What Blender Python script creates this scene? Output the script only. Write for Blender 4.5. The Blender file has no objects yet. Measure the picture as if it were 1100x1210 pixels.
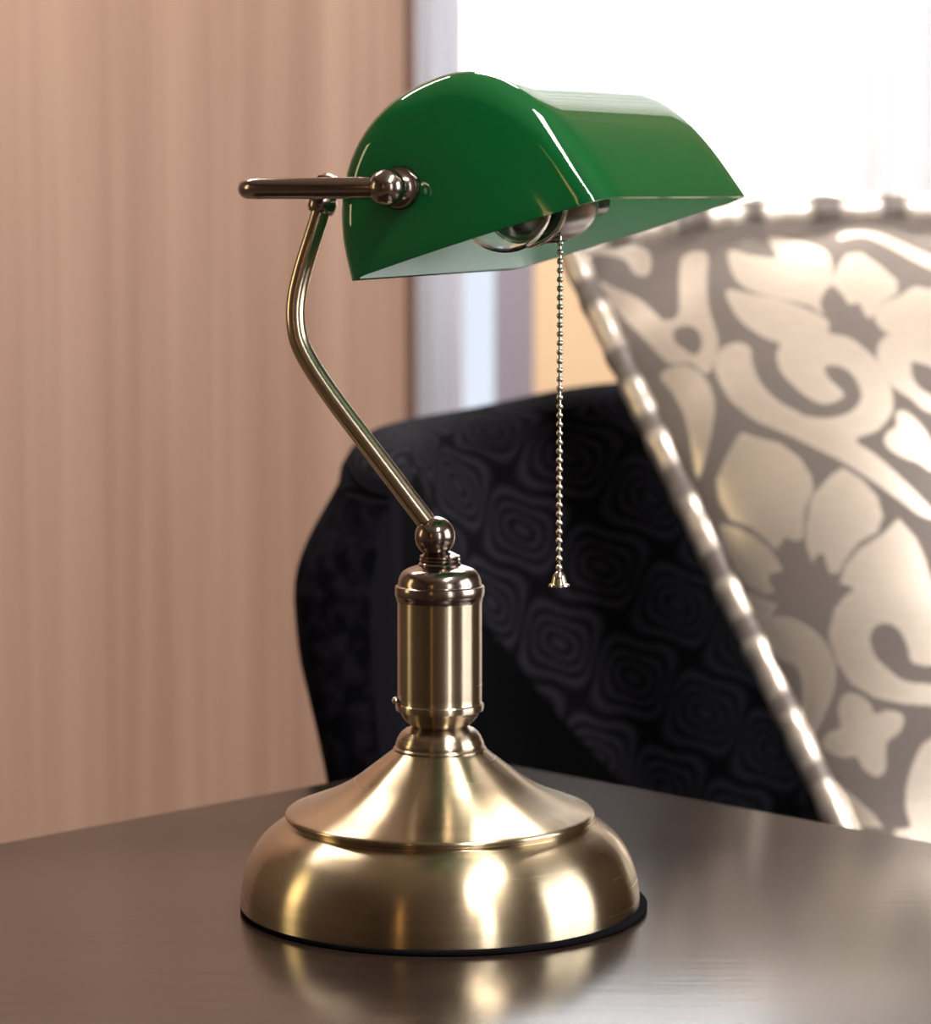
import bpy, bmesh, math, random
import numpy as np
from mathutils import Vector, Matrix

random.seed(7)
S = bpy.context.scene
COL = S.collection
PI = math.pi

# ------------------------------------------------------------------ camera
F = 3400.0                     # focal length in pixels of the 1100x1210 frame
PITCH = math.atan(345 / F)
T = 0.62                       # table height
CAM = Vector((0, -1.23, T + 1.23 * math.tan(PITCH + math.atan(465 / F))))
RIGHT = Vector((1, 0, 0))
UP = Vector((0, math.sin(PITCH), math.cos(PITCH)))
FW = Vector((0, math.cos(PITCH), -math.sin(PITCH)))

def ray(px, py):
    return FW + RIGHT * ((px - 550) / F) - UP * ((py - 605) / F)

def at(px, py, Y):
    r = ray(px, py)
    return CAM + r * ((Y - CAM.y) / r.y)

def on_plane(px, py, p0, n):
    r = ray(px, py)
    return CAM + r * ((p0 - CAM).dot(n) / r.dot(n))

def proj(P):
    d = P - CAM
    z = d.dot(FW)
    return (550 + F * d.dot(RIGHT) / z, 605 - F * d.dot(UP) / z)

cam = bpy.data.cameras.new('camera')
co = bpy.data.objects.new('camera', cam)
COL.objects.link(co)
co.location = CAM
co.rotation_euler = (PI / 2 - PITCH, 0, 0)
cam.sensor_fit = 'VERTICAL'
cam.sensor_height = 36
cam.sensor_width = 36
cam.lens = F / 1210 * 36
cam.clip_start = 0.05
cam.clip_end = 60
cam.dof.use_dof = True
cam.dof.focus_distance = 1.19
cam.dof.aperture_fstop = 11.5
S.camera = co

# ------------------------------------------------------------------ materials
def nodes_of(name):
    m = bpy.data.materials.new(name)
    m.use_nodes = True
    nt = m.node_tree
    return m, nt, nt.nodes['Principled BSDF']

def N(nt, typ, **kw):
    n = nt.nodes.new(typ)
    for k, v in kw.items():
        setattr(n, k, v)
    return n

def L(nt, a, b):
    nt.links.new(a, b)

def plain(name, col, rough=0.6, metal=0.0, coat=0.0, sheen=0.0, spec=0.5):
    m, nt, b = nodes_of(name)
    b.inputs['Base Color'].default_value = (*col, 1)
    b.inputs['Roughness'].default_value = rough
    b.inputs['Metallic'].default_value = metal
    b.inputs['Coat Weight'].default_value = coat
    b.inputs['Sheen Weight'].default_value = sheen
    b.inputs['Specular IOR Level'].default_value = spec
    return m

def metal(name, col, rough, aniso=0.0, bump=0.0, freq=900, var=0.12):
    """brushed antique metal: fine rings round the turned axis"""
    m, nt, b = nodes_of(name)
    b.inputs['Metallic'].default_value = 1
    b.inputs['Anisotropic'].default_value = aniso
    tc = N(nt, 'ShaderNodeTexCoord')
    mp = N(nt, 'ShaderNodeMapping')
    mp.inputs['Scale'].default_value = (14, 14, freq)
    L(nt, tc.outputs['Object'], mp.inputs['Vector'])
    no = N(nt, 'ShaderNodeTexNoise')
    no.inputs['Scale'].default_value = 1
    no.inputs['Detail'].default_value = 3
    L(nt, mp.outputs['Vector'], no.inputs['Vector'])
    rm = N(nt, 'ShaderNodeMapRange')
    rm.inputs['To Min'].default_value = rough - 0.012
    rm.inputs['To Max'].default_value = rough + 0.025
    L(nt, no.outputs['Fac'], rm.inputs['Value'])
    L(nt, rm.outputs['Result'], b.inputs['Roughness'])
    mx = N(nt, 'ShaderNodeMixRGB')
    mx.inputs['Color1'].default_value = (*[c * (1 - var) for c in col], 1)
    mx.inputs['Color2'].default_value = (*[min(1, c * (1 + var)) for c in col], 1)
    L(nt, no.outputs['Fac'], mx.inputs['Fac'])
    L(nt, mx.outputs['Color'], b.inputs['Base Color'])
    if aniso:
        tg = N(nt, 'ShaderNodeTangent', direction_type='RADIAL', axis='Z')
        L(nt, tg.outputs['Tangent'], b.inputs['Tangent'])
        b.inputs['Anisotropic Rotation'].default_value = 0.25
    if bump:
        bp = N(nt, 'ShaderNodeBump')
        bp.inputs['Strength'].default_value = bump
        bp.inputs['Distance'].default_value = 0.0004
        L(nt, no.outputs['Fac'], bp.inputs['Height'])
        L(nt, bp.outputs['Normal'], b.inputs['Normal'])
    return m

M_BRASS = metal('brushed_brass', (0.42, 0.345, 0.235), 0.26, 0.95, 0.0, var=0.08)
M_COLUMN = metal('brushed_column_brass', (0.41, 0.34, 0.25), 0.26, 0.95, 0.0, var=0.10)
M_BRONZE = metal('aged_bronze', (0.27, 0.22, 0.19), 0.18, 0, 0.0)
M_ARM = metal('aged_arm_brass', (0.50, 0.42, 0.31), 0.20, 0, 0.0)
M_SILVER = metal('chain_nickel', (0.62, 0.56, 0.47), 0.16, 0, 0.0)
M_DARKMETAL = plain('socket_dark_metal', (0.12, 0.10, 0.10), 0.20, 0.9)
M_FELT = plain('black_rubber', (0.005, 0.005, 0.006), 0.95, 0, 0, 0, 0.02)

def cased_glass(name, col, trans, tcol, coat):
    m, nt, b = nodes_of(name)
    b.inputs['Base Color'].default_value = (*col, 1)
    b.inputs['Roughness'].default_value = 0.04 if coat else 0.25
    b.inputs['Specular IOR Level'].default_value = 0.6
    b.inputs['Coat Weight'].default_value = coat
    b.inputs['Coat Roughness'].default_value = 0.02
    tr = N(nt, 'ShaderNodeBsdfTranslucent')
    tr.inputs['Color'].default_value = (*tcol, 1)
    mx = N(nt, 'ShaderNodeMixShader')
    mx.inputs['Fac'].default_value = trans
    L(nt, b.outputs['BSDF'], mx.inputs[1])
    L(nt, tr.outputs['BSDF'], mx.inputs[2])
    L(nt, mx.outputs['Shader'], nt.nodes['Material Output'].inputs['Surface'])
    return m

M_GREEN = cased_glass('green_cased_glass', (0.004, 0.07, 0.022), 0.26, (0.04, 0.66, 0.20), 0.25)
M_OPAL = cased_glass('opal_white_glass', (0.93, 0.98, 1.0), 0.38, (0.97, 1.0, 1.0), 0.0)

m, nt, b = nodes_of('clear_bulb_glass')
b.inputs['Base Color'].default_value = (0.95, 0.97, 0.95, 1)
b.inputs['Roughness'].default_value = 0.02
b.inputs['Transmission Weight'].default_value = 1
b.inputs['IOR'].default_value = 1.45
M_BULB = m

# dark espresso table wood
m, nt, b = nodes_of('espresso_wood')
tc = N(nt, 'ShaderNodeTexCoord')
mp = N(nt, 'ShaderNodeMapping')
mp.inputs['Rotation'].default_value = (0, 0, math.radians(8))
mp.inputs['Scale'].default_value = (14, 150, 40)
L(nt, tc.outputs['Object'], mp.inputs['Vector'])
no = N(nt, 'ShaderNodeTexNoise')
no.inputs['Scale'].default_value = 1
no.inputs['Detail'].default_value = 5
L(nt, mp.outputs['Vector'], no.inputs['Vector'])
cr = N(nt, 'ShaderNodeValToRGB')
cr.color_ramp.elements[0].position = 0.3
cr.color_ramp.elements[0].color = (0.011, 0.0064, 0.0047, 1)
cr.color_ramp.elements[1].position = 0.75
cr.color_ramp.elements[1].color = (0.026, 0.016, 0.012, 1)
L(nt, no.outputs['Fac'], cr.inputs['Fac'])
L(nt, cr.outputs['Color'], b.inputs['Base Color'])
b.inputs['Roughness'].default_value = 0.20
b.inputs['Specular IOR Level'].default_value = 0.55
bp = N(nt, 'ShaderNodeBump')
bp.inputs['Strength'].default_value = 0.12
bp.inputs['Distance'].default_value = 0.0006
L(nt, no.outputs['Fac'], bp.inputs['Height'])
L(nt, bp.outputs['Normal'], b.inputs['Normal'])
M_TABLE = m

# wood veneer wall with soft vertical grain
m, nt, b = nodes_of('veneer_wall')
tc = N(nt, 'ShaderNodeTexCoord')
mp = N(nt, 'ShaderNodeMapping')
mp.inputs['Scale'].default_value = (26, 1, 0.35)
L(nt, tc.outputs['Object'], mp.inputs['Vector'])
no = N(nt, 'ShaderNodeTexNoise')
no.inputs['Scale'].default_value = 1
no.inputs['Detail'].default_value = 4
no.inputs['Roughness'].default_value = 0.6
L(nt, mp.outputs['Vector'], no.inputs['Vector'])
mp2 = N(nt, 'ShaderNodeMapping')
mp2.inputs['Scale'].default_value = (130, 1, 1.2)
L(nt, tc.outputs['Object'], mp2.inputs['Vector'])
no2 = N(nt, 'ShaderNodeTexNoise')
no2.inputs['Scale'].default_value = 1
no2.inputs['Detail'].default_value = 3
L(nt, mp2.outputs['Vector'], no2.inputs['Vector'])
ad = N(nt, 'ShaderNodeMixRGB')
ad.inputs['Fac'].default_value = 0.4
L(nt, no.outputs['Fac'], ad.inputs['Color1'])
L(nt, no2.outputs['Fac'], ad.inputs['Color2'])
cr = N(nt, 'ShaderNodeValToRGB')
for e, (p, c) in zip(cr.color_ramp.elements, [(0.38, (0.385, 0.25, 0.195, 1)), (0.62, (0.53, 0.37, 0.30, 1))]):
    e.position = p
    e.color = c
L(nt, ad.outputs['Color'], cr.inputs['Fac'])
L(nt, cr.outputs['Color'], b.inputs['Base Color'])
b.inputs['Roughness'].default_value = 0.5
M_VENEER = m

# black fabric with raised concentric diamonds (pattern lives in the fabric's own UV)
def chair_fabric():
    m, nt, b = nodes_of('diamond_relief_fabric')
    tc = N(nt, 'ShaderNodeTexCoord')
    mp = N(nt, 'ShaderNodeMapping')
    L(nt, tc.outputs['UV'], mp.inputs['Vector'])
    sep = N(nt, 'ShaderNodeSeparateXYZ')
    L(nt, mp.outputs['Vector'], sep.inputs['Vector'])
    def mth(op, a, c=None):
        n = N(nt, 'ShaderNodeMath', operation=op)
        for i, v in enumerate((a, c)):
            if v is None: continue
            if isinstance(v, (int, float)): n.inputs[i].default_value = v
            else: L(nt, v, n.inputs[i])
        return n.outputs[0]
    U, V = sep.outputs['X'], sep.outputs['Y']
    # one lattice unit per UV unit: diamonds centred on (0,0) and (.5,.5)
    wav = mth('MULTIPLY', mth('SINE', mth('MULTIPLY', U, 4 * PI)), 0.05)
    V2 = mth('ADD', V, wav)
    h = mth('ADD', mth('COSINE', mth('MULTIPLY', U, 2 * PI)), mth('COSINE', mth('MULTIPLY', V2, 2 * PI)))
    ah = mth('ABSOLUTE', h)
    rt = mth('POWER', mth('SUBTRACT', 2.0, ah), 0.6)
    rings = mth('SINE', mth('MULTIPLY', rt, 2 * PI * 2.5))
    r01 = mth('ADD', mth('MULTIPLY', rings, 0.5), 0.5)
    mx = N(nt, 'ShaderNodeMixRGB')
    mx.inputs['Color1'].default_value = (0.003, 0.003, 0.004, 1)
    mx.inputs['Color2'].default_value = (0.017, 0.017, 0.0235, 1)
    L(nt, r01, mx.inputs['Fac'])
    L(nt, mx.outputs['Color'], b.inputs['Base Color'])
    b.inputs['Roughness'].default_value = 0.8
    b.inputs['Specular IOR Level'].default_value = 0.07
    b.inputs['Sheen Weight'].default_value = 0.004
    b.inputs['Sheen Roughness'].default_value = 0.4
    b.inputs['Sheen Tint'].default_value = (0.75, 0.75, 1.0, 1)
    bp = N(nt, 'ShaderNodeBump')
    bp.inputs['Strength'].default_value = 0.35
    bp.inputs['Distance'].default_value = 0.004
    L(nt, r01, bp.inputs['Height'])
    L(nt, bp.outputs['Normal'], b.inputs['Normal'])
    return m
M_CHAIR = chair_fabric()
M_VELVET_SHADE = plain('black_velvet_and_arm_shade', (0.002, 0.002, 0.0025), 0.9, 0, 0, 0.0, 0.08)  # seat cloth; inside the left arm its black stands for shade

m, nt, b = nodes_of('navy_black_outer_fabric')
tc = N(nt, 'ShaderNodeTexCoord')
no = N(nt, 'ShaderNodeTexNoise')
no.inputs['Scale'].default_value = 90
L(nt, tc.outputs['Object'], no.inputs['Vector'])
cr = N(nt, 'ShaderNodeValToRGB')
cr.color_ramp.elements[0].position = 0.4
cr.color_ramp.elements[0].color = (0.003, 0.003, 0.005, 1)
cr.color_ramp.elements[1].position = 0.65
cr.color_ramp.elements[1].color = (0.010, 0.010, 0.016, 1)
L(nt, no.outputs['Fac'], cr.inputs['Fac'])
L(nt, cr.outputs['Color'], b.inputs['Base Color'])
b.inputs['Roughness'].default_value = 0.85
b.inputs['Specular IOR Level'].default_value = 0.07
M_OUTER = m

# damask: matte greige ground, satin motif, chosen by a woven-pattern attribute
def damask(name):
    m, nt, b = nodes_of(name)
    at_ = N(nt, 'ShaderNodeAttribute', attribute_name='motif')
    tc = N(nt, 'ShaderNodeTexCoord')
    mp = N(nt, 'ShaderNodeMapping')
    mp.inputs['Scale'].default_value = (60, 60, 700)
    L(nt, tc.outputs['Object'], mp.inputs['Vector'])
    no = N(nt, 'ShaderNodeTexNoise')
    no.inputs['Scale'].default_value = 1
    L(nt, mp.outputs['Vector'], no.inputs['Vector'])
    mx = N(nt, 'ShaderNodeMixRGB')
    mx.inputs['Color1'].default_value = (0.175, 0.147, 0.135, 1)
    mx.inputs['Color2'].default_value = (0.88, 0.79, 0.70, 1)
    L(nt, at_.outputs['Fac'], mx.inputs['Fac'])
    hs = N(nt, 'ShaderNodeMixRGB', blend_type='MULTIPLY')
    hs.inputs['Fac'].default_value = 0.25
    L(nt, mx.outputs['Color'], hs.inputs['Color1'])
    L(nt, no.outputs['Fac'], hs.inputs['Color2'])
    L(nt, hs.outputs['Color'], b.inputs['Base Color'])
    def ramp(sock, a, c):
        r = N(nt, 'ShaderNodeMapRange')
        r.inputs['To Min'].default_value = a
        r.inputs['To Max'].default_value = c
        L(nt, at_.outputs['Fac'], r.inputs['Value'])
        L(nt, r.outputs['Result'], b.inputs[sock])
    ramp('Roughness', 0.48, 0.36)
    ramp('Metallic', 0.2, 0.8)
    b.inputs['Sheen Weight'].default_value = 0.15
    return m
M_DAMASK = damask('damask_satin')
for m_ in (M_CHAIR, M_VELVET_SHADE, M_OUTER, M_FELT):            # pile cloth and rubber: hardly any gloss, even at grazing angles
    m_.node_tree.nodes['Principled BSDF'].inputs['IOR'].default_value = 1.06
    m_.node_tree.nodes['Principled BSDF'].inputs['Specular IOR Level'].default_value = 0.5

M_WHITEWALL = plain('white_wall_paint', (0.86, 0.86, 0.90), 0.7)
M_BEIGE = plain('beige_wall_paint', (0.115, 0.08, 0.056), 0.6)
M_PEACH = plain('peach_wall_paint', (0.95, 0.72, 0.48), 0.7)
M_MAUVE = plain('mauve_pillar_paint', (0.34, 0.32, 0.40), 0.6)
M_BROWNTRIM = plain('brown_wood_trim', (0.16, 0.085, 0.065), 0.5)
M_FRAME = plain('white_window_frame', (0.8, 0.8, 0.82), 0.4)
M_FLOOR = plain('brown_floor', (0.13, 0.09, 0.065), 0.4)
M_CEIL = plain('white_ceiling', (0.8, 0.77, 0.73), 0.8)

m, nt, b = nodes_of('window_glass')
nt.nodes.remove(b)
tr = N(nt, 'ShaderNodeBsdfTransparent')
gl = N(nt, 'ShaderNodeBsdfGlossy')
gl.inputs['Roughness'].default_value = 0.02
fr = N(nt, 'ShaderNodeFresnel')
mx = N(nt, 'ShaderNodeMixShader')
L(nt, fr.outputs[0], mx.inputs[0])
L(nt, tr.outputs[0], mx.inputs[1])
L(nt, gl.outputs[0], mx.inputs[2])
L(nt, mx.outputs[0], nt.nodes['Material Output'].inputs['Surface'])
M_PANE = m

m, nt, b = nodes_of('sheer_curtain')
nt.nodes.remove(b)
df = N(nt, 'ShaderNodeBsdfDiffuse')
df.inputs['Color'].default_value = (0.90, 0.90, 0.93, 1)
tl = N(nt, 'ShaderNodeBsdfTranslucent')
tl.inputs['Color'].default_value = (0.92, 0.92, 0.95, 1)
mx = N(nt, 'ShaderNodeMixShader')
mx.inputs[0].default_value = 0.62
L(nt, df.outputs[0], mx.inputs[1])
L(nt, tl.outputs[0], mx.inputs[2])
L(nt, mx.outputs[0], nt.nodes['Material Output'].inputs['Surface'])
M_SHEER = m

# ------------------------------------------------------------------ builders
def root(name, loc, label, cat, group=None):
    o = bpy.data.objects.new(name, None)
    o.empty_display_size = 0.05
    COL.objects.link(o)
    o.location = loc
    o['label'] = label
    o['category'] = cat
    if group: o['group'] = group
    return o

def rootloc(o):
    while o.parent: o = o.parent
    return o.location.copy()

def obj(name, bm, mat, parent=None, smooth=True, label=None, kind=None, sharp=35):
    me = bpy.data.meshes.new(name)
    bmesh.ops.recalc_face_normals(bm, faces=bm.faces[:])
    if smooth:
        for f in bm.faces: f.smooth = True
        for e in bm.edges:
            if len(e.link_faces) == 2 and e.calc_face_angle(0) > math.radians(sharp):
                e.smooth = False
    if parent is not None:
        bm.transform(Matrix.Translation(-rootloc(parent)))
    bm.to_mesh(me)
    bm.free()
    for mm in (mat if isinstance(mat, (list, tuple)) else [mat]):
        me.materials.append(mm)
    o = bpy.data.objects.new(name, me)
    COL.objects.link(o)
    if parent is not None: o.parent = parent
    if label: o['label'] = label
    if kind: o['kind'] = kind
    return o

def grid_faces(bm, rows, close_u=False, close_v=False):
    """rows: list of lists of BMVerts"""
    nu, nv = len(rows), len(rows[0])
    for i in range(nu if close_u else nu - 1):
        for j in range(nv if close_v else nv - 1):
            vs = [rows[i][j], rows[i][(j + 1) % nv], rows[(i + 1) % nu][(j + 1) % nv], rows[(i + 1) % nu][j]]
            u = []
            for v in vs:
                if v not in u: u.append(v)
            if len(u) > 2:
                try: bm.faces.new(u)
                except ValueError: pass

def catmull(pts, n, closed=False):
    P = [np.array(p, float) for p in pts]
    out = []
    m = len(P)
    segs = m if closed else m - 1
    for i in range(segs):
        if closed:
            a, b_, c, d = P[i - 1], P[i], P[(i + 1) % m], P[(i + 2) % m]
        else:
            b_, c = P[i], P[i + 1]
            a = P[i - 1] if i > 0 else 2 * b_ - c
            d = P[i + 2] if i + 2 < m else 2 * c - b_
        for k in range(n):
            t = k / n
            out.append(0.5 * ((2 * b_) + (-a + c) * t + (2 * a - 5 * b_ + 4 * c - d) * t * t + (-a + 3 * b_ - 3 * c + d) * t ** 3))
    if not closed: out.append(P[-1])
    return out

def lathe(prof, centre, axis=Vector((0, 0, 1)), n=96, bm=None):
    """prof: list of (r, h) along axis from centre"""
    bm = bm or bmesh.new()
    axis = axis.normalized()
    x = axis.orthogonal().normalized()
    y = axis.cross(x)
    rows = []
    for r, h in prof:
        if r < 1e-6:
            v = bm.verts.new(centre + axis * h)
            rows.append([v] * n)
        else:
            rows.append([bm.verts.new(centre + axis * h + (x * math.cos(2 * PI * k / n) + y * math.sin(2 * PI * k / n)) * r) for k in range(n)])
    grid_faces(bm, rows, False, True)
    return bm

def tube(path, r, n=24, bm=None, closed=False, cap=True):
    bm = bm or bmesh.new()
    P = [Vector(p) for p in path]
    rows = []
    prev = None
    m = len(P)
    for i in range(m):
        if closed: t = (P[(i + 1) % m] - P[i - 1]).normalized()
        else: t = (P[min(i + 1, m - 1)] - P[max(i - 1, 0)]).normalized()
        if prev is None: nx = t.orthogonal().normalized()
        else: nx = (prev - t * prev.dot(t)).normalized()
        prev = nx
        ny = t.cross(nx)
        rr = r[i] if isinstance(r, (list, tuple)) else r
        rows.append([bm.verts.new(P[i] + (nx * math.cos(2 * PI * k / n) + ny * math.sin(2 * PI * k / n)) * rr) for k in range(n)])
    grid_faces(bm, rows, closed, True)
    if cap and not closed:
        bm.faces.new(rows[0]); bm.faces.new(rows[-1])
    return bm

def box(lo, hi, bm=None, bevel=0.0):
    nb = bmesh.new()
    bmesh.ops.create_cube(nb, size=1)
    for v in nb.verts:
        v.co = Vector([lo[i] + (v.co[i] + 0.5) * (hi[i] - lo[i]) for i in range(3)])
    if bevel:
        bmesh.ops.bevel(nb, geom=nb.edges[:], offset=bevel, segments=3, affect='EDGES', profile=0.5)
    if bm is None: return nb
    me = bpy.data.meshes.new('tmp'); nb.to_mesh(me); nb.free(); bm.from_mesh(me); bpy.data.meshes.remove(me)
    return bm

def sphere(c, r, bm=None, nu=32, nv=16):
    return lathe([(r * math.sin(PI * k / nv), -r * math.cos(PI * k / nv)) for k in range(nv + 1)], Vector(c), Vector((0, 0, 1)), nu, bm)

# ------------------------------------------------------------------ desk lamp
AX0 = at(520, 1070, 0)         # centre of the foot on the table
LX = AX0.x
lamp = root('desk_lamp', (LX, 0, T), "brass banker's desk lamp with green glass shade and pull chain on the dark table", 'lamp')

def Z(y): return at(520, y, 0).z
def R(r, y): return (at(520 + r, y, 0) - at(520, y, 0)).x
def prof(pts):
    return [(R(r, y), Z(y)) for r, y in pts]
def turned(name, pts, mat, parent=lamp, smooth_n=0, dx=0.0, **kw):
    P = prof(pts)
    if smooth_n:
        P = [tuple(p) for p in catmull(P, smooth_n)]
        P = [(max(0, a), b_) for a, b_ in P]
    return obj(name, lathe(P, Vector((LX + dx, 0, 0)), n=128), mat, parent, **kw)

# rubber pad under the foot
pz = T
obj('foot_pad', lathe([(0, pz), (R(236, 1070), pz), (R(240, 1070), pz + 0.0008), (R(240, 1070), pz + 0.0020), (R(236, 1070), pz + 0.0025), (0, pz + 0.0025)],
                      Vector((LX + 0.0016, 0, 0)), n=128), M_FELT, lamp, label='black pad under the lamp foot')
# bell-shaped foot: rim, belly, cove, ridge, flared cone
belly = catmull([(235.5, 1065.5), (235.3, 1056), (234, 1042), (230, 1024), (222.5, 1006), (212.5, 991), (200, 979.5), (188, 972), (180.5, 968), (178.5, 966)], 6)
cone = catmull([(178, 956.0), (165, 951), (145, 943.5), (124, 934), (104, 922.5), (86, 909), (69, 896), (54, 884.5)], 6)
ridge = [(179.5, 964.8), (181.5, 963.5), (182.6, 961), (182.2, 958.6), (180.5, 957)]
foot = [(0, 1065.5)] + [tuple(p) for p in belly] + ridge + [tuple(p) for p in cone] + [(40, 884), (0, 884)]
obj('foot', lathe(prof(foot), Vector((LX, 0, 0)), n=160), M_BRASS, lamp, sharp=60)
# collar between foot and column
collar = [(0, 888), (54, 888), (55, 886), (55, 883), (53.5, 881.5), (52, 880.5), (52.5, 878.5), (52, 876)] + \
         [tuple(p) for p in catmull([(51, 874), (48, 868), (43, 862.5), (37, 859.5), (33, 858)], 5)] + [(0, 858)]
turned('collar', collar, M_COLUMN)
turned('neck_ring', [(0, 860), (30, 860), (30, 853), (0, 853)], M_DARKMETAL)
# column barrel with turned ends
barrel = [(0, 858.5), (30, 858.5)] + [tuple(p) for p in catmull([(33, 857.5), (38, 853.5), (42.5, 848.5), (46, 843), (47.5, 840.5)], 4)] + \
         [(50, 839.5), (52, 838), (52.5, 834), (52, 831), (50.3, 829.5), (49.8, 827), (50, 822), (50, 770), (50, 712), (50, 709), (0, 709)]
turned('column', barrel, M_COLUMN)
cap = [(0, 710), (51, 710), (51.5, 706), (52.5, 704.5), (53, 702), (53, 694), (52.4, 692.2), (50.2, 691)] + \
      [tuple(p) for p in catmull([(49.5, 689.5), (48.5, 684), (45.5, 677.5), (40, 672.5), (32, 669.5), (27, 668)], 5)] + [(24, 667), (0, 667)]
turned('column_cap', cap, M_BRONZE)
neck = [(0, 668), (25, 668), (25.5, 666.5), (24, 664.5), (22, 663.6), (24.2, 662.2), (24.2, 660.6), (21.8, 659.4), (23.6, 658), (23.6, 656.4), (20, 655), (14, 652), (0, 652)]
turned('neck', neck, M_BRONZE)
# little set screw at the lower left of the column
sp = at(520 - 50.5, 826, 0)
obj('set_screw', sphere((sp.x - 0.0008, -0.004, sp.z), 0.0016, nu=16, nv=8), M_SILVER, lamp)
BALL = at(514, 634, 0)
obj('ball_joint', sphere(BALL, R(24, 634), nu=48, nv=24), M_BRONZE, lamp)

# --- shade: half barrel of cased glass, rolled about its own axis
YAW, TILT, HW, LEN, PIT = 0.38568, 0.29038, 0.0590, 0.200, 0.00898
C0 = Vector((0.0022, -0.085, 0.90927))
AXD = Vector((math.sin(YAW) * math.cos(PIT), math.cos(YAW) * math.cos(PIT), math.sin(PIT)))
WH = Vector((math.cos(YAW), -math.sin(YAW), 0))
NH = WH.cross(AXD)
if NH.z < 0: NH = -NH
W = WH * math.cos(TILT) + NH * math.sin(TILT)
NU = NH * math.cos(TILT) - WH * math.sin(TILT)
HB = 0.0673                    # height of the barrel over its rim
FIL = 0.013

def sh(a, bb, s): return C0 + W * a + NU * bb + AXD * s

def barrel_rows(bm, hw, hb, s0, s1, fil, nt_=64, dome=0.006):
    sp_ = catmull([(-.0590, 0), (-.0577, .0175), (-.0528, .0340), (-.0445, .0478), (-.0330, .0582), (-.0180, .0650), (-.0020, .0673), (.0120, .0662),
                   (.0240, .0605), (.0345, .0505), (.0432, .0385), (.0508, .0228), (.0590, 0)], 6)
    nt_ = len(sp_) - 1
    def arc(k):
        return [(p[0] / .059 * hw * k, p[1] / .0673 * hb * k) for p in sp_]
    kf = 1 - fil / hw
    st = []
    for q in (0.0, 0.25, 0.5, 0.75):                       # end face, slightly domed
        st.append((kf * q, s0 - dome * (1 - q * q)))
    for i in range(9):
        th = PI / 2 * i / 8
        st.append((kf + (1 - kf) * math.sin(th), s0 + fil * (1 - math.cos(th))))
    for i in range(1, 12):
        st.append((1.0, s0 + fil + (s1 - s0 - 2 * fil) * i / 12))
    for i in range(9):
        th = PI / 2 * (1 - i / 8)
        st.append((kf + (1 - kf) * math.sin(th), s1 - fil * (1 - math.cos(th))))
    for q in (0.75, 0.5, 0.25, 0.0):
        st.append((kf * q, s1 + dome * (1 - q * q)))
    rows = []
    for k, s in st:
        if k < 1e-6:
            v = bm.verts.new(sh(0, 0, s))
            rows.append([v] * (nt_ + 1))
        else:
            rows.append([bm.verts.new(sh(a, b_, s)) for a, b_ in arc(k)])
    return rows

TH = 0.0030
bm = bmesh.new()
out_rows = barrel_rows(bm, HW, HB, 0.0, LEN, FIL)
grid_faces(bm, out_rows)
inn = barrel_rows(bm, HW - TH, HB - TH, TH, LEN - TH, FIL - 0.002)
# rim strip joining outside to inside
for side in (0, -1):
    for i in range(len(out_rows) - 1):
        q = [out_rows[i][side], out_rows[i + 1][side], inn[i + 1][side], inn[i][side]]
        u = []
        for v in q:
            if v not in u: u.append(v)
        if len(u) > 2:
            try: bm.faces.new(u)
            except ValueError: pass
rimset = set()
for r in inn:
    for v in r: rimset.add(v)
loose = [v for v in rimset if not v.link_faces]
bmesh.ops.delete(bm, geom=loose, context='VERTS')
shade = obj('shade', bm, M_GREEN, lamp, sharp=70, label='glossy green glass lamp shade')
bm = bmesh.new()
grid_faces(bm, barrel_rows(bm, HW - TH, HB - TH, TH, LEN - TH, FIL - 0.002))
obj('shade_lining', bm, M_OPAL, shade, sharp=70, label='white glass lining inside the green shade')

# --- yoke (bracket that carries the shade by its two end knobs)
P1 = on_plane(477, 222, C0, AXD)                            # pivot on the near end face
REL = P1 - C0
def pivot(s): return P1 + AXD * s
flange = [(0, -0.003), (0.0088, -0.003), (0.0092, 0.0), (0.0086, 0.0034), (0.0068, 0.0042), (0.0062, 0.0062), (0.0, 0.0062)]
KN = 0.0165
B1 = P1 - AXD * KN
B2 = pivot(LEN) + AXD * KN
for name_p, pv, d in (('knob', P1, -AXD), ('knob', pivot(LEN), AXD)):
    pr = [(0, -0.003), (0.0080, -0.003), (0.0088, 0.002), (0.0088, 0.0050), (0.0080, 0.0064), (0.0062, 0.0070), (0.0050, 0.0085), (0.0052, 0.0100)]
    pr += [(0.0074 * math.cos(a), KN + 0.0074 * math.sin(a)) for a in [(-0.75 + 2.32 * k / 12) for k in range(12)]] + [(0, KN + 0.0074)]
    obj(name_p, lathe(pr, pv, d, 48), M_BRONZE, lamp)
# distance of the long rod from the pivots, so that its corner stands where the photo shows it
dist = 0.05
for _ in range(400):
    if proj(B1 - WH * dist)[0] < 284: break
    dist += 0.0003
CR = 0.010
def corner(p, d_in, d_out, r, n=8):
    """rounded corner at p, arriving along d_in, leaving along d_out (perpendicular)"""
    c = p - d_in * r + d_out * r
    return [c + (-d_out * math.cos(PI / 2 * k / n) + d_in * math.sin(PI / 2 * k / n)) * r for k in range(n + 1)]
K1, K2 = B1 - WH * dist, B2 - WH * dist
path = [B1 - WH * 0.004, B1 - WH * 0.006] + corner(K1, -WH, AXD, CR) + corner(K2, AXD, WH, CR) + [B2 - WH * 0.006, B2 - WH * 0.004]
RY = 0.0043
radii = [0.0035] + [RY] * (len(path) - 2) + [0.0035]
obj('yoke', tube(path, radii, 24), M_BRONZE, lamp)

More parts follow.
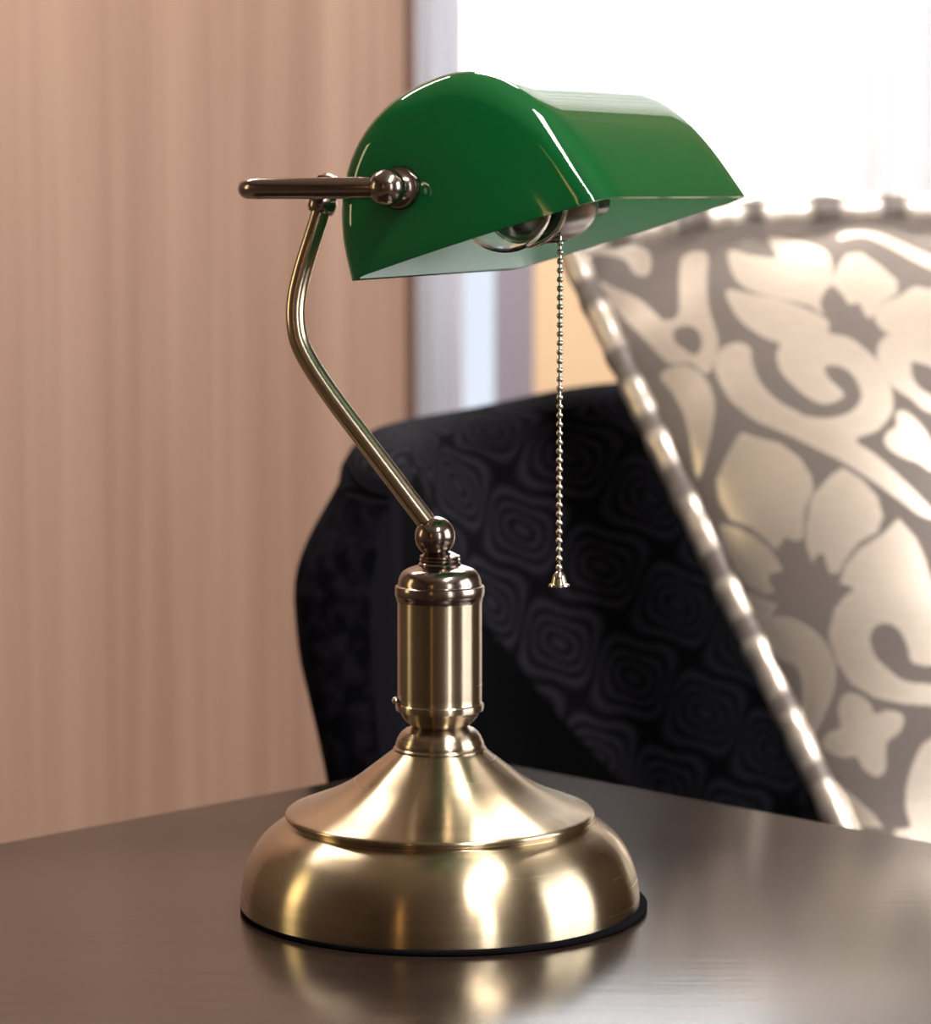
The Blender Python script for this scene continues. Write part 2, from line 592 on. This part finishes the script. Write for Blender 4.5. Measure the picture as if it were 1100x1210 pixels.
# --- bent arm from ball joint up to the yoke
tj = 0.3
for k in range(1, 1000):
    tj = k / 1000
    if proj(K1 + (K2 - K1) * tj)[0] > 386: break
J = K1 + (K2 - K1) * tj
apx = [(508, 622), (489, 597), (458, 556), (426, 514), (396, 474), (370, 436), (354, 405), (349, 376), (351, 347), (359, 314), (370, 279), (379, 250)]
ap = []
for i, (x, y) in enumerate(apx):
    f = (i / (len(apx))) ** 1.2
    ap.append(at(x, y, BALL.y + (J.y - BALL.y) * f))
ap.append(J)
ap = [Vector(p) for p in catmull(ap, 6)]
obj('arm', tube(ap, R(11.6, 400), 32), M_ARM, lamp)
tdir = (ap[-1] - ap[-8]).normalized()
obj('arm_joint', lathe([(0, -0.011), (0.0050, -0.011), (0.0062, -0.009), (0.0062, -0.006), (0.0054, -0.0045), (0.0060, 0.0), (0.0052, 0.0045), (0.0030, 0.0062), (0, 0.0066)], J, tdir, 32), M_BRONZE, lamp)

# --- socket, bulb, chain
SB = 0.0150                     # height of the bulb's axis over the rim plane
def axpt(s, a=0.0, bb=SB): return sh(a, bb, s)
sk = [(0, -0.003), (0.0118, -0.003), (0.0126, -0.001), (0.0126, 0.003), (0.0158, 0.003), (0.0162, 0.0), (0.0170, 0.0), (0.0174, 0.002), (0.0174, 0.030)] + [(0.0174 * math.cos(a), 0.030 + 0.038 * math.sin(a)) for a in [PI / 2 * k / 10 for k in range(1, 9)]] + [(0.006, 0.068), (0.006, 0.090), (0, 0.090)]
S0 = 0.072
socket = obj('socket', lathe(sk, axpt(S0), AXD, 64), M_DARKMETAL, lamp, label='dark metal bulb socket')
rr = 0.0178
bm = bmesh.new()
tube([axpt(S0) + (W * math.cos(2 * PI * k / 64) + NU * math.sin(2 * PI * k / 64)) * rr for k in range(64)], 0.0012, 12, bm, closed=True)
obj('socket_ring', bm, M_SILVER, socket, label='bright ring on the socket rim')
# glass bulb, blown round with a short neck into the socket
br = 0.0195
bp_ = [(br * math.sin(a), -br * math.cos(a)) for a in [PI * 0.78 * k / 20 for k in range(21)]] + [(0.0105, 0.022), (0.0095, 0.022)] + [((br - .0007) * math.sin(a), -(br - .0007) * math.cos(a)) for a in [PI * 0.78 * k / 20 for k in range(20, -1, -1)]]
BC = axpt(S0 - 0.0245, 0, SB - 0.001)
bulb = obj('bulb', lathe(bp_, BC, AXD, 64), M_BULB, lamp, label='clear round glass bulb')

ch_top = axpt(S0 + 0.002) - Vector((0, 0, 0.0174))
ch = Vector((at(661.5, 400, ch_top.y).x, ch_top.y, 0))
zt = at(661, 282, ch.y).z
zb = at(663, 676, ch.y).z
obj('chain_outlet', tube([ch_top + Vector((0, 0, 0.004)), Vector((ch.x, ch.y, zt + 0.001))], [0.0026, 0.0021], 16), M_DARKMETAL, socket)
links = obj('pull_chain', tube([Vector((ch.x, ch.y, zt + 0.001)), Vector((ch.x, ch.y, zb))], 0.00055, 10), M_SILVER, lamp, label='silver bead pull chain')
nb = 37
b0 = obj('bead', sphere((0, 0, 0), 0.00145, nu=20, nv=10), M_SILVER, None)
b0.parent = links
for k in range(nb):
    z = zt + (zb - zt) * (k + 0.5) / nb
    o = b0 if k == 0 else b0.copy()
    if k: COL.objects.link(o); o.parent = links
    o.location = Vector((ch.x, ch.y, z)) - Vector(lamp.location)
bt = at(663, 674, ch.y).z; bb_ = at(663, 693, ch.y).z
hh = bt - bb_
obj('chain_pull', lathe([(0, 0), (0.0044, 0), (0.0046, hh * .06), (0.0044, hh * .14), (0.0033, hh * .20), (0.0030, hh * .45), (0.0026, hh * .66), (0.0018, hh * .85), (0.0008, hh * .97), (0, hh)], Vector((ch.x, ch.y, bb_)), n=32), M_SILVER, links, label='small bell-shaped pull at the end of the chain')

# ------------------------------------------------------------------ table
tc_far = Vector((0.001, 0.353))
SIDE = 0.66
e1 = Vector((-1, -1)) / math.sqrt(2); e2 = Vector((1, -1)) / math.sqrt(2)
tcen = tc_far + (e1 + e2) * SIDE / 2
table = root('side_table', (tcen.x, tcen.y, 0), 'dark brown wooden table under the brass lamp, a corner pointing at the armchair', 'table')
Mr = Matrix.Translation((tcen.x, tcen.y, 0)) @ Matrix.Rotation(PI / 4, 4, 'Z')
h = SIDE / 2
def tb(lo, hi, bev):
    bm = box(lo, hi, None, bev)
    bm.transform(Mr)
    return bm
obj('table_top', tb((-h, -h, T - 0.032), (h, h, T), 0.003), M_TABLE, table, sharp=60)
i_ = h - 0.03
bm = bmesh.new()
for lo, hi in (((-i_, -i_, T - .10), (i_, -i_ + .02, T - .0325)), ((-i_, i_ - .02, T - .10), (i_, i_, T - .0325)),
               ((-i_, -i_ + .0205, T - .10), (-i_ + .02, i_ - .0205, T - .0325)), ((i_ - .02, -i_ + .0205, T - .10), (i_, i_ - .0205, T - .0325))):
    box(lo, hi, bm)
bm.transform(Mr)
obj('apron', bm, M_TABLE, table, smooth=False)
for sx in (-1, 1):
    for sy in (-1, 1):
        x, y = sx * (i_ - .05), sy * (i_ - .05)
        obj('leg', tb((x - .024, y - .024, 0), (x + .024, y + .024, T - .0325), 0.003), M_TABLE, table, sharp=60)

# ------------------------------------------------------------------ cushion
TL, TR, BL, BR = at(676, 300, 0.84), at(1420, 292, 0.86), at(1038, 1065, 0.56), at(1690, 1050, 0.60)
TLn, TRn, BLn, BRn = [np.array(v) for v in (TL, TR, BL, BR)]
def r1(*p): return [(840 + x * .23636, 230 + y * .23636) for x, y in p]
def r2(*p): return [(660 + x * .21818, 260 + y * .21818) for x, y in p]
def r3(*p): return [(820 + x * .25455, 460 + y * .25455) for x, y in p]
def r4(*p): return [(840 + x * .24786, 700 + y * .24786) for x, y in p]
MOTIF = [   # (outline, [holes], smooth)
 (r1((90,285),(110,400),(170,465),(260,500),(400,530),(500,555),(560,600),(545,540),(575,470),(610,440),(600,330),(560,270),(430,225),(290,215),(330,310),(200,305)), [], 1),
 (r1((80,480),(200,500),(330,520),(450,560),(540,600),(590,640),(590,690),(700,720),(820,820),(890,930),(910,1040)) +
  r3((910,120),(850,190),(750,235),(850,310),(960,410),(1050,500),(1140,600),(1060,590),(960,520),(820,420),(680,330),(560,270),(420,200),(280,140),(180,60)) +
  r1((80,1000),(30,900),(20,830),(60,765),(140,740),(195,770),(205,850),(250,950),(330,1030),(430,1085)) +
  r3((520,125),(620,135),(720,110),(770,60)) +
  r1((750,980),(710,900),(655,860),(590,850),(565,870),(590,920),(660,990),(650,1020),(570,1045),(480,1010),(400,940),(350,880),(330,800),(345,745),(260,710),(160,640),(100,560)), [], 1),
 (r1((640,350),(680,300),(750,295),(850,360),(930,430),(930,490),(850,540),(820,600),(790,620),(770,600),(740,540),(690,550),(650,490),(600,440)), [], 0),
 (r1((1300,470),(1100,470),(1020,460),(940,510),(850,550),(820,620),(860,680),(890,690),(840,750),(835,830),(870,900),(910,960),(1000,1020),(1100,1090),(1300,1090)),
  [r1((1000,840),(1040,840),(1100,860),(1150,900),(1150,1010),(1060,980),(1010,920))], 1),
 (r3((940,170),(940,110),(980,100),(1040,150),(1090,220),(1110,300),(1110,380),(1040,340),(980,320),(910,280),(885,240),(900,200)), [], 1),
 (r3((220,200),(300,225),(400,250),(490,320),(540,400),(550,460),(510,560),(503,690),(470,700),(420,680),(380,740),(330,690),(260,640),(170,610),(120,520),(105,420),(150,320)), [], 0),
 (r3((690,365),(780,420),(850,500),(875,590),(850,660),(760,710),(700,790),(665,855),(630,850),(605,760),(570,760),(550,800),(525,720),(525,640),(550,500),(640,400)), [], 0),
 (r3((950,600),(880,670),(765,745),(705,820),(682,900),(750,925),(690,980),(640,1050)) + r4((600,70),(565,200),(600,320),(670,430),(780,500),(920,530),(1049,540),(1200,540),(1200,0)) + r3((1120,950),(1070,780),(1030,690)),
  [r4((780,160),(840,145),(900,180),(940,260),(960,330),(1049,350),(1200,350),(1200,430),(950,430),(850,370),(780,300),(755,220))], 0),
 (r3((120,625),(200,645),(280,690),(350,745),(390,800),(405,840),(350,850),(340,880),(370,940),(330,940),(250,900),(190,830),(150,760)), [], 0),
 (r3((250,945),(330,975),(380,1000),(340,1060),(300,1070),(270,1010)), [], 0),
 (r4((200,140),(330,120),(450,160),(540,240),(590,350),(580,470),(530,590),(480,680),(430,640),(390,560),(440,550),(440,430),(410,350),(320,310),(250,230)), [], 1),
 (r4((640,490),(700,490),(755,530),(780,580),(850,565),(915,590),(900,660),(840,710),(832,760),(830,840),(790,875),(730,840),(690,780),(620,785),(540,740),(560,680),(622,650),(612,560)), [], 1),
 (r4((1049,700),(990,760),(940,900),(930,1030),(950,1120),(870,1140),(1049,1190),(1200,1190),(1200,650)), [], 1),
 (r4((540,880),(600,910),(700,990),(780,1060),(820,1120),(640,1100)), [], 0),
 (r2((200,340),(300,370),(430,420),(540,520),(570,545),(650,510),(655,300),(680,190),(800,180),(800,330),(810,480),(860,640),(840,760),(800,830),(720,770),(600,770),(500,680),(400,580),(300,470)),
  [r2((620,600),(690,570),(760,600),(780,680),(740,730),(680,700),(630,660))], 1),
 (r2((555,840),(640,790),(730,800),(800,870),(840,980),(830,1100)) + r3((90,130),(60,280),(30,390),(10,400)) + r2((690,1080),(620,930)), [], 1),
 (r2((130,190),(300,140),(480,160),(490,280),(420,290),(360,220),(250,200)), [], 1),
 (r1((640,230),(760,215),(900,270),(1100,370),(1250,430),(1250,380),(1100,300),(900,215),(780,190),(660,195)), [], 1),
]
def poly_sdf(poly, X, Y):
    """signed distance (pixels of the traced drawing), negative inside"""
    P = np.array(poly)
    d = np.full(X.shape, 1e9)
    ins = np.zeros(X.shape, bool)
    n = len(P)
    for i in range(n):
        x0, y0 = P[i]; x1, y1 = P[(i + 1) % n]
        ex, ey = x1 - x0, y1 - y0
        t = np.clip(((X - x0) * ex + (Y - y0) * ey) / (ex * ex + ey * ey + 1e-9), 0, 1)
        d = np.minimum(d, (X - x0 - t * ex) ** 2 + (Y - y0 - t * ey) ** 2)
        if y0 != y1:
            c = ((y0 > Y) != (y1 > Y)) & (X < (x1 - x0) * (Y - y0) / (y1 - y0) + x0)
            ins ^= c
    d = np.sqrt(d)
    return np.where(ins, -d, d)
def motif(X, Y):
    val = np.zeros(X.shape)
    for outl, holes, sm in MOTIF:
        o = [tuple(p) for p in catmull(outl, 4, True)] if sm else outl
        s = poly_sdf(o, X, Y)
        for hgrp in holes:
            s = np.maximum(s, -poly_sdf(catmull(hgrp, 4, True), X, Y))
        val = np.maximum(val, np.clip(0.5 - s / 2.5, 0, 1))
    return val

NG = 300
uu, vv = np.meshgrid(np.linspace(0, 1, NG), np.linspace(0, 1, NG), indexing='ij')   # u across, v down
def patch(u, v):
    u = np.asarray(u)[..., None]; v = np.asarray(v)[..., None]
    p = (TLn * (1 - u) + TRn * u) * (1 - v) + (BLn * (1 - u) + BRn * u) * v
    return p + np.array((0, 0.006, 0.030)) * (1 - v) ** 2 * (1 - np.exp(-u * 7)) * (1 - np.exp(-(1 - u) * 7))
flat = patch(uu, vv)
nrm = np.cross((TRn - TLn) + (BRn - BLn), (BLn - TLn) + (BRn - TRn))
nrm /= np.linalg.norm(nrm)
if nrm[1] > 0: nrm = -nrm
# flat cloth drawing coordinates of the motif (fixed to the cloth through u,v)
bul = (np.sin(PI * uu) ** 0.55) * (np.sin(PI * vv) ** 0.85)
dd = flat + nrm * (bul * 0.075)[..., None] - np.array(CAM)
zz = dd @ np.array(FW)
PX = 550 + F * (dd @ np.array(RIGHT)) / zz
PY = 605 - F * (dd @ np.array(UP)) / zz
PXm = np.where(PX > 1135, 2270 - PX, PX)                # the damask repeats mirrored about its own axis
edge_x = 672 + (PY - 292) * 0.47 + 12
PXm = np.where(PXm < edge_x, 2 * edge_x - PXm, PXm)
PYm = np.where(PY > 985, 1970 - PY, PY)
mot = motif(PXm, PYm)
rip = 0.0025 * np.sin(uu * 30 + 3 * np.sin(vv * 7)) * np.exp(-vv * 9) + 0.0015 * np.sin(vv * 40 + 2 * np.sin(uu * 9)) * np.exp(-uu * 10)
def shell_mesh(amount, name, parent):
    pts = flat + nrm * (bul * amount + rip)[..., None]
    loc = np.array(cushion.location)
    V = (pts - loc).reshape(-1, 3)
    idx = np.arange(NG * NG).reshape(NG, NG)
    f = np.stack([idx[:-1, :-1], idx[1:, :-1], idx[1:, 1:], idx[:-1, 1:]], -1).reshape(-1, 4)
    me = bpy.data.meshes.new(name)
    me.from_pydata(V.tolist(), [], f.tolist())
    at_ = me.attributes.new('motif', 'FLOAT', 'POINT')
    at_.data.foreach_set('value', mot.reshape(-1).astype(np.float32))
    for p in me.polygons: p.use_smooth = True
    me.materials.append(M_DAMASK)
    o = bpy.data.objects.new(name, me)
    COL.objects.link(o)
    o.parent = parent
    return o
cz = float(min(BL.z, BR.z)) - 0.02
cushion = root('cushion', ((BL.x + BR.x) / 2, (BL.y + BR.y) / 2, cz), 'large cushion with shiny champagne scrolls and petals on grey-brown cloth, leaning in the black armchair', 'cushion')
shell_mesh(0.075, 'front_panel', cushion)
shell_mesh(-0.045, 'back_panel', cushion)
# piping: one cord round the seam, cloth patches alternating along it
def edge_pts():
    out = []
    n = 120
    for k in range(n): out.append(patch(np.array(k / n), np.array(0.0)))
    for k in range(n): out.append(patch(np.array(1.0), np.array(k / n)))
    for k in range(n): out.append(patch(np.array(1 - k / n), np.array(1.0)))
    for k in range(n): out.append(patch(np.array(0.0), np.array(1 - k / n)))
    return out
ep = [Vector(p) for p in edge_pts()]
rnd = random.Random(3)
bm = bmesh.new()
tube(ep, [(0.0128 if k < 120 else 0.0104) + 0.0009 * math.sin(k * 0.9) * math.sin(k * .23) for k in range(len(ep))], 16, bm, closed=True)
pip = obj('piping', bm, M_DAMASK, cushion, label='corded edge with light and dark patches')
vals = []
k = 0
seq = []
while len(seq) < len(ep):
    seq += [1.0] * rnd.randint(5, 8) + [0.5] + [0.0] * rnd.randint(3, 6) + [0.5]
seq = seq[:len(ep)]
at_ = pip.data.attributes.new('motif', 'FLOAT', 'POINT')
at_.data.foreach_set('value', np.repeat(np.array(seq, np.float32), 16))

# ------------------------------------------------------------------ armchair
chair = root('armchair', (0.30, 0.80, 0), 'black armchair with raised diamond pattern on its curved back, behind the table', 'armchair')
ST = [  # inner-surface stations of the tub: top (px, py, Y), bottom (px, py, Y)
 ((474, 596, 0.47), (490, 1010, 0.46)),
 ((492, 560, 0.58), (590, 1010, 0.55)),
 ((520, 543, 0.72), (690, 1010, 0.66)),
 ((590, 527, 0.84), (800, 1010, 0.76)),
 ((730, 497, 0.97), (900, 1010, 0.88)),
 ((880, 490, 1.10), (1020, 1010, 1.02)),
 ((1080, 494, 1.18), (1190, 1000, 1.10)),
 ((1320, 512, 1.18), (1380, 990, 1.10)),
 ((1560, 560, 1.06), (1560, 990, 1.00)),
 ((1760, 630, 0.84), (1720, 1000, 0.80)),
]
tops = [np.array(at(*s[0])) for s in ST]
bots = [np.array(at(*s[1])) for s in ST]
SUB = 24
tops = catmull(tops, SUB); bots = catmull(bots, SUB)
NI = 121                       # rows of the inside wall
ns = len(tops)
ZB = 0.14
THK = 0.045
ZBULGE = at(400, 655, 0.55).z
def p0z(lo_, hi_, q): return lo_[2] * (1 - q) + hi_[2] * q
rows = []
uvrows = []
slen = 0.0
cen = np.array((0.33, 0.62, 0))
for i in range(ns):
    t, b_ = tops[i], bots[i]
    tan = tops[min(i + 1, ns - 1)] - tops[max(i - 1, 0)]
    tan[2] = 0
    tan /= np.linalg.norm(tan)
    nout = np.array((-tan[1], tan[0], 0))
    if i: slen += np.linalg.norm((tops[i] - tops[i - 1])[:2])
    # continue the inner wall down to ZB
    low = b_ + (b_ - t) * ((b_[2] - ZB) / (t[2] - b_[2])) * 0.55
    low[2] = ZB
    end = min(i, ns - 1 - i) / 18.0
    ee = math.sqrt(max(0.0, 1 - (1 - min(1, end)) ** 2))  # rounded front ends of the arms
    th = THK * (0.15 + 0.85 * ee)
    prof_ = []
    for k in range(NI):                                   # inside wall, bottom to top
        q = k / (NI - 1)
        p = low * (1 - q) + t * q
        prof_.append((p, q))
    for k in range(1, 8):                                 # over the rounded top
        a = PI * k / 8
        prof_.append((t + nout * th * (1 - math.cos(a)) / 2 + np.array((0, 0, 1)) * THK * (0.5 + 0.5 * ee) * 0.6 * math.sin(a), 1 + 0.03 * k))
    for k in range(49):                                   # outside wall, top to bottom, bulging
        q = 1 - (k / 48) ** 1.5
        p = low * (1 - q) + t * q + nout * (th + (0.010 * min(1, (1 - q) * 6) + 0.008 * math.sin(PI * q) + 0.026 * math.exp(-((p0z(low, t, q) - ZBULGE) / 0.115) ** 2) * math.sin(PI / 2 * min(1, (1 - q) * 9))) * min(1, 0.4 + ee))
        prof_.append((p, 1.25 + (1 - q)))
    rows.append([p for p, _ in prof_])
    uvrows.append([(slen, q) for _, q in prof_])
def shell_strip(name, j0, j1, mat, fr=None):
    bm = bmesh.new()
    uvl = bm.loops.layers.uv.new('UVMap')
    vv_ = [[bm.verts.new(rows[i][j % len(rows[0])]) for j in range(j0, j1)] for i in range(ns)]
    for i in range(ns - 1):
        for j in range(j1 - j0 - 1):
            f = bm.faces.new([vv_[i][j], vv_[i][j + 1], vv_[i + 1][j + 1], vv_[i + 1][j]])
            if j < NI - 1 and i < ARM_SHADE0 + ARM_SHADE1 * (1 - j / (NI - 1)): f.material_index = 1
            if j > NI + 6: f.material_index = 2
            for lp, (a, c) in zip(f.loops, ((i, j), (i, j + 1), (i + 1, j + 1), (i + 1, j))):
                u_, q_ = uvrows[a][(j0 + c) % len(rows[0])]
                lp[uvl].uv = (u_ / UW, q_ * 0.62 / UV_H)
    if name == 'backrest':
        bm.faces.new([v for v in vv_[0]]) ; bm.faces.new([v for v in vv_[-1]])
        for i in range(ns - 1):
            bm.faces.new([vv_[i][0], vv_[i + 1][0], vv_[i + 1][-1], vv_[i][-1]])
    return obj(name, bm, mat, chair, sharp=80)
UW, UV_H = 0.185, 0.080
ARM_SHADE0, ARM_SHADE1 = 26, 125       # deep shade inside the left arm as near-black faces, slanting down towards the seat
shell_strip('backrest', 0, len(rows[0]), [M_CHAIR, M_VELVET_SHADE, M_OUTER])
# seat: thick pad inside the tub, plus the front rail and four feet
seat_top = cz - 0.004
sc_ = np.array((0.33, 0.66, 0))
bm = bmesh.new()
ring = []
for i in range(ns):
    p = rows[i][NI // 2].copy(); p[2] = 0
    d = sc_ - p; d[2] = 0
    p = p + d / np.linalg.norm(d) * 0.012
    ring.append(p)
def seat_level(z, inset):
    out = []
    for p in ring:
        d = sc_ - p; d[2] = 0
        q = p + d / np.linalg.norm(d) * inset
        out.append(bm.verts.new((q[0], q[1], z)))
    return out
lv = [seat_level(0.15, 0.0), seat_level(seat_top - 0.03, 0.0), seat_level(seat_top - 0.01, 0.006), seat_level(seat_top, 0.02)]
grid_faces(bm, lv, False, True)
bm.faces.new(lv[0]); bm.faces.new(lv[-1])
obj('seat', bm, M_VELVET_SHADE, chair, sharp=50)
for ang, dist_ in ((45, .27), (135, .27), (225, .24), (315, .24)):
    c_ = Vector((0.33 + dist_ * math.cos(math.radians(ang)), 0.74 + dist_ * math.sin(math.radians(ang)), 0))
    obj('foot', lathe([(0, 0), (0.016, 0), (0.024, 0.148), (0, 0.148)], c_, n=24), M_TABLE, chair)

# ------------------------------------------------------------------ room
def st(name, bm, mat, parent=None, smooth=False):
    return obj(name, bm, mat, parent, smooth=smooth, kind=None if parent else 'structure')
X0, X1, Y0, Y1, H = -2.3, 2.7, -3.1, 3.0, 2.7
st('floor', box((X0 - .1, Y0 - .1, -.06), (X1 + .1, Y1 + .1, 0)), M_FLOOR)
st('ceiling', box((X0 - .1, Y0 - .1, H), (X1 + .1, Y1 + .1, H + .06)), M_CEIL)
def pxx(px, Y): return at(px, 260, Y).x
def pzz(py, Y): return at(550, py, Y).z
# wood-veneer wall at the left, its brown corner trim
YW = 2.3
xe = pxx(480, YW)
st('wall_left', box((X0, YW, 0), (xe, YW + .06, H)), M_VENEER)
st('trim_1', box((xe, YW - .004, 0), (pxx(491, YW), YW + .064, H)), M_BROWNTRIM)
st('wall_west', box((X0 - .1, Y0, 0), (X0, Y1 + .1, H)), M_BEIGE)

def wall_x(name, x0, x1, ya, yb, za, zb):
    """wall normal to X with one opening"""
    bm = bmesh.new()
    box((x0, Y0, 0), (x1, ya, H), bm); box((x0, yb, 0), (x1, Y1 + .1, H), bm)
    box((x0, ya, 0), (x1, yb, za), bm); box((x0, ya, zb), (x1, yb, H), bm)
    return st(name, bm, M_BEIGE)
def wall_y(name, y0, y1, xa, xb, za, zb, mat, x0=X0, x1=X1):
    bm = bmesh.new()
    box((x0, y0, 0), (xa, y1, H), bm); box((xb, y0, 0), (x1, y1, H), bm)
    if za > 0.01: box((xa, y0, 0), (xb, y1, za), bm)
    box((xa, y0, zb), (xb, y1, H), bm)
    return st(name, bm, mat)
def window(name, axis, p, a0, a1, z0, z1, mull=1, jamb=True):
    """frame and pane set in an opening; axis 'x' or 'y' is the wall's normal, p its inner face"""
    w = .045
    bm = bmesh.new()
    def bx(lo_a, hi_a, lo_z, hi_z, d0, d1, b):
        if axis == 'y': box((lo_a, p + d0, lo_z), (hi_a, p + d1, hi_z), b)
        else: box((p + d0, lo_a, lo_z), (p + d1, hi_a, hi_z), b)
    if jamb: bx(a0, a0 + w, z0, z1, .02, .07, bm)
    bx(a1 - w, a1, z0, z1, .02, .07, bm)
    bx(a0 + w, a1 - w, z0, z0 + w, .02, .07, bm); bx(a0 + w, a1 - w, z1 - w, z1, .02, .07, bm)
    for k in range(1, mull + 1):
        c = a0 + (a1 - a0) * k / (mull + 1)
        bx(c - w / 2, c + w / 2, z0 + w, z1 - w, .02, .07, bm)
    fr_ = st(name, bm, M_FRAME)
    bm = bmesh.new()
    bx(a0 + w, a1 - w, z0 + w, z1 - w, .042, .046, bm)
    obj('pane', bm, M_PANE, fr_, smooth=False)
    return fr_
# back wall: the bright window above, sill hidden behind the shade
WX0, WX1 = pxx(545, Y1), pxx(1250, Y1)
SILL = pzz(296, Y1)
DX0, DX1 = pxx(488, Y1), pxx(585, Y1)      # tall opening reaching low, left of the sill
bm = bmesh.new()
box((X0, Y1, 0), (DX0, Y1 + .1, H), bm); box((WX1, Y1, 0), (X1, Y1 + .1, H), bm)
box((DX0, Y1, 2.4), (WX1, Y1 + .1, H), bm); box((DX1, Y1, 0), (WX1, Y1 + .1, SILL), bm)
box((DX0, Y1, 0), (DX1, Y1 + .1, .12), bm)
st('wall_back', bm, M_BEIGE)
window('window_1', 'y', Y1, DX1 - .03, WX1, SILL, 2.4, 0, False)
bm = bmesh.new()
for lo, hi in (((DX0, Y1 + .02, .12), (DX0 + .03, Y1 + .07, 2.4)), ((DX0 + .03, Y1 + .02, 2.36), (DX1 - .031, Y1 + .07, 2.4)), ((DX0 + .03, Y1 + .02, .12), (DX1, Y1 + .07, .16))):
    box(lo, hi, bm)
w4 = st('window_4', bm, M_FRAME)
obj('pane', box((DX0 + .03, Y1 + .042, .16), (DX1, Y1 + .046, SILL)), M_PANE, w4, smooth=False)
st('trim_2', box((pxx(585, Y1), Y1 - .03, 0), (pxx(631, Y1), Y1 - .001, SILL - .005)), M_MAUVE)
st('trim_3', box((pxx(631, Y1), Y1 - .02, 0), (X1, Y1 - .001, SILL - .005)), M_PEACH)
# right wall with the large daylight window, front wall with a tall narrow one
wall_x('wall_east', X1, X1 + .1, -1.35, 0.35, 0.55, 2.45)
window('window_2', 'x', X1, -1.35, 0.35, 0.55, 2.45, 1)
wall_y('wall_front', Y0 - .1, Y0, 1.35, 1.95, 0.25, 2.45, M_BEIGE)
bmw = window('window_3', 'y', Y0 - .09, 1.35, 1.95, 0.25, 2.45, 0)

# sheer curtain at the right of the back window
def curtain(name, xa, xb, Y, z0, z1, label):
    bm = bmesh.new()
    n = 80
    r = []
    for i in range(n + 1):
        x = xa + (xb - xa) * i / n
        y = Y + 0.022 * math.sin(i * 0.62) + 0.008 * math.sin(i * 1.7)
        r.append((x, y))
    front = [[bm.verts.new((x, y, z0 + (z1 - z0) * k / 4)) for k in range(5)] for x, y in r]
    grid_faces(bm, front)
    o = obj(name, bm, M_SHEER, None, sharp=180)
    o['label'] = label
    o['category'] = 'curtain'
    return o
curtain('curtain', pxx(478, 2.9), pxx(548, 2.9), 2.9, 0.03, 2.6, 'narrow sheer white curtain hanging between the wood wall and the window')
curtain('curtain', pxx(1003, 2.9), pxx(1330, 2.9), 2.9, 0.03, 2.6, 'sheer white curtain hanging beside the bright window, right of the lamp shade')

# ------------------------------------------------------------------ light
wd = bpy.data.worlds.new('sky')
S.world = wd
wd.use_nodes = True
bg = wd.node_tree.nodes['Background']
bg.inputs['Strength'].default_value = 4.6
wt = wd.node_tree
g = wt.nodes.new('ShaderNodeNewGeometry')
sx = wt.nodes.new('ShaderNodeSeparateXYZ')
wt.links.new(g.outputs['Incoming'], sx.inputs[0])
mr = wt.nodes.new('ShaderNodeMapRange')
mr.inputs['From Min'].default_value = 0.012
mr.inputs['From Max'].default_value = -0.012
wt.links.new(sx.outputs['Z'], mr.inputs['Value'])
wm = wt.nodes.new('ShaderNodeMixRGB')
wm.inputs['Color1'].default_value = (0.19, 0.205, 0.235, 1)
wm.inputs['Color2'].default_value = (0.96, 0.98, 1.0, 1)
wt.links.new(mr.outputs[0], wm.inputs['Fac'])
wt.links.new(wm.outputs[0], bg.inputs['Color'])

def area(name, loc, target, sx, sy, power, col=(1, 1, 1), portal=False):
    l = bpy.data.lights.new(name, 'AREA')
    l.shape = 'RECTANGLE'
    l.size, l.size_y = sx, sy
    l.energy = power
    l.color = col
    if portal: l.cycles.is_portal = True
    o = bpy.data.objects.new(name, l)
    COL.objects.link(o)
    o.location = loc
    o.rotation_euler = (Vector(target) - Vector(loc)).to_track_quat('-Z', 'Y').to_euler()
    return o
area('portal_east', (X1 + .12, -.5, 1.5), (0, -.5, 1.5), 1.7, 1.9, 1, portal=True)
area('portal_front', (1.65, Y0 - .12, 1.35), (1.65, 0, 1.35), .6, 2.2, 1, portal=True)
area('portal_back', ((DX0 + WX1) / 2, Y1 + .12, 1.26), ((DX0 + WX1) / 2, 0, 1.26), WX1 - DX0, 2.28, 1, portal=True)
# warm ceiling downlights of the room, an added cushion strip and a warm wall lamp at the left
area('daylight_east', (X1 + .115, -.5, 1.5), (0, -.5, 1.5), 1.7, 1.9, 50, (1, .98, .95))
area('daylight_front', (1.65, Y0 - .115, 1.35), (1.65, 0, 1.35), .6, 2.2, 20, (1, .98, .95))
area('ceiling_light_wall', (-1.1, 1.5, H - .02), (-1.1, 1.95, 0), .9, .5, 50, (1, .88, .78))
area('ceiling_light_window', (0.4, 2.2, H - .02), (0.4, 2.6, 0), .8, .4, 85, (1, .88, .76))
area('cushion_fill_strip', (0.80, -1.15, H - .02), (0.80, -1.10, 0), .20, 2.0, 105, (1, .93, .86))  # unseen strip added to brighten the cushion and streak the lamp foot
area('wall_lamp_west', (X0 + .02, 0.1, 1.15), (0, 0.1, 1.0), .35, 1.3, 9, (1, .80, .42))
area('wall_lamp_front', (-1.25, Y0 + .02, 1.2), (-.8, 0, 1.0), .08, 1.6, 2, (1, .55, .2))

S.view_settings.view_transform = 'Standard'
S.view_settings.look = 'None'
S.view_settings.exposure = 0.0
S.view_settings.gamma = 1
S.view_settings.use_curve_mapping = False
S.cycles.use_denoising = True
S.cycles.max_bounces = 14
S.cycles.transmission_bounces = 10
S.cycles.diffuse_bounces = 6
S.cycles.caustics_reflective = False
S.cycles.caustics_refractive = False
S.cycles.sample_clamp_indirect = 8
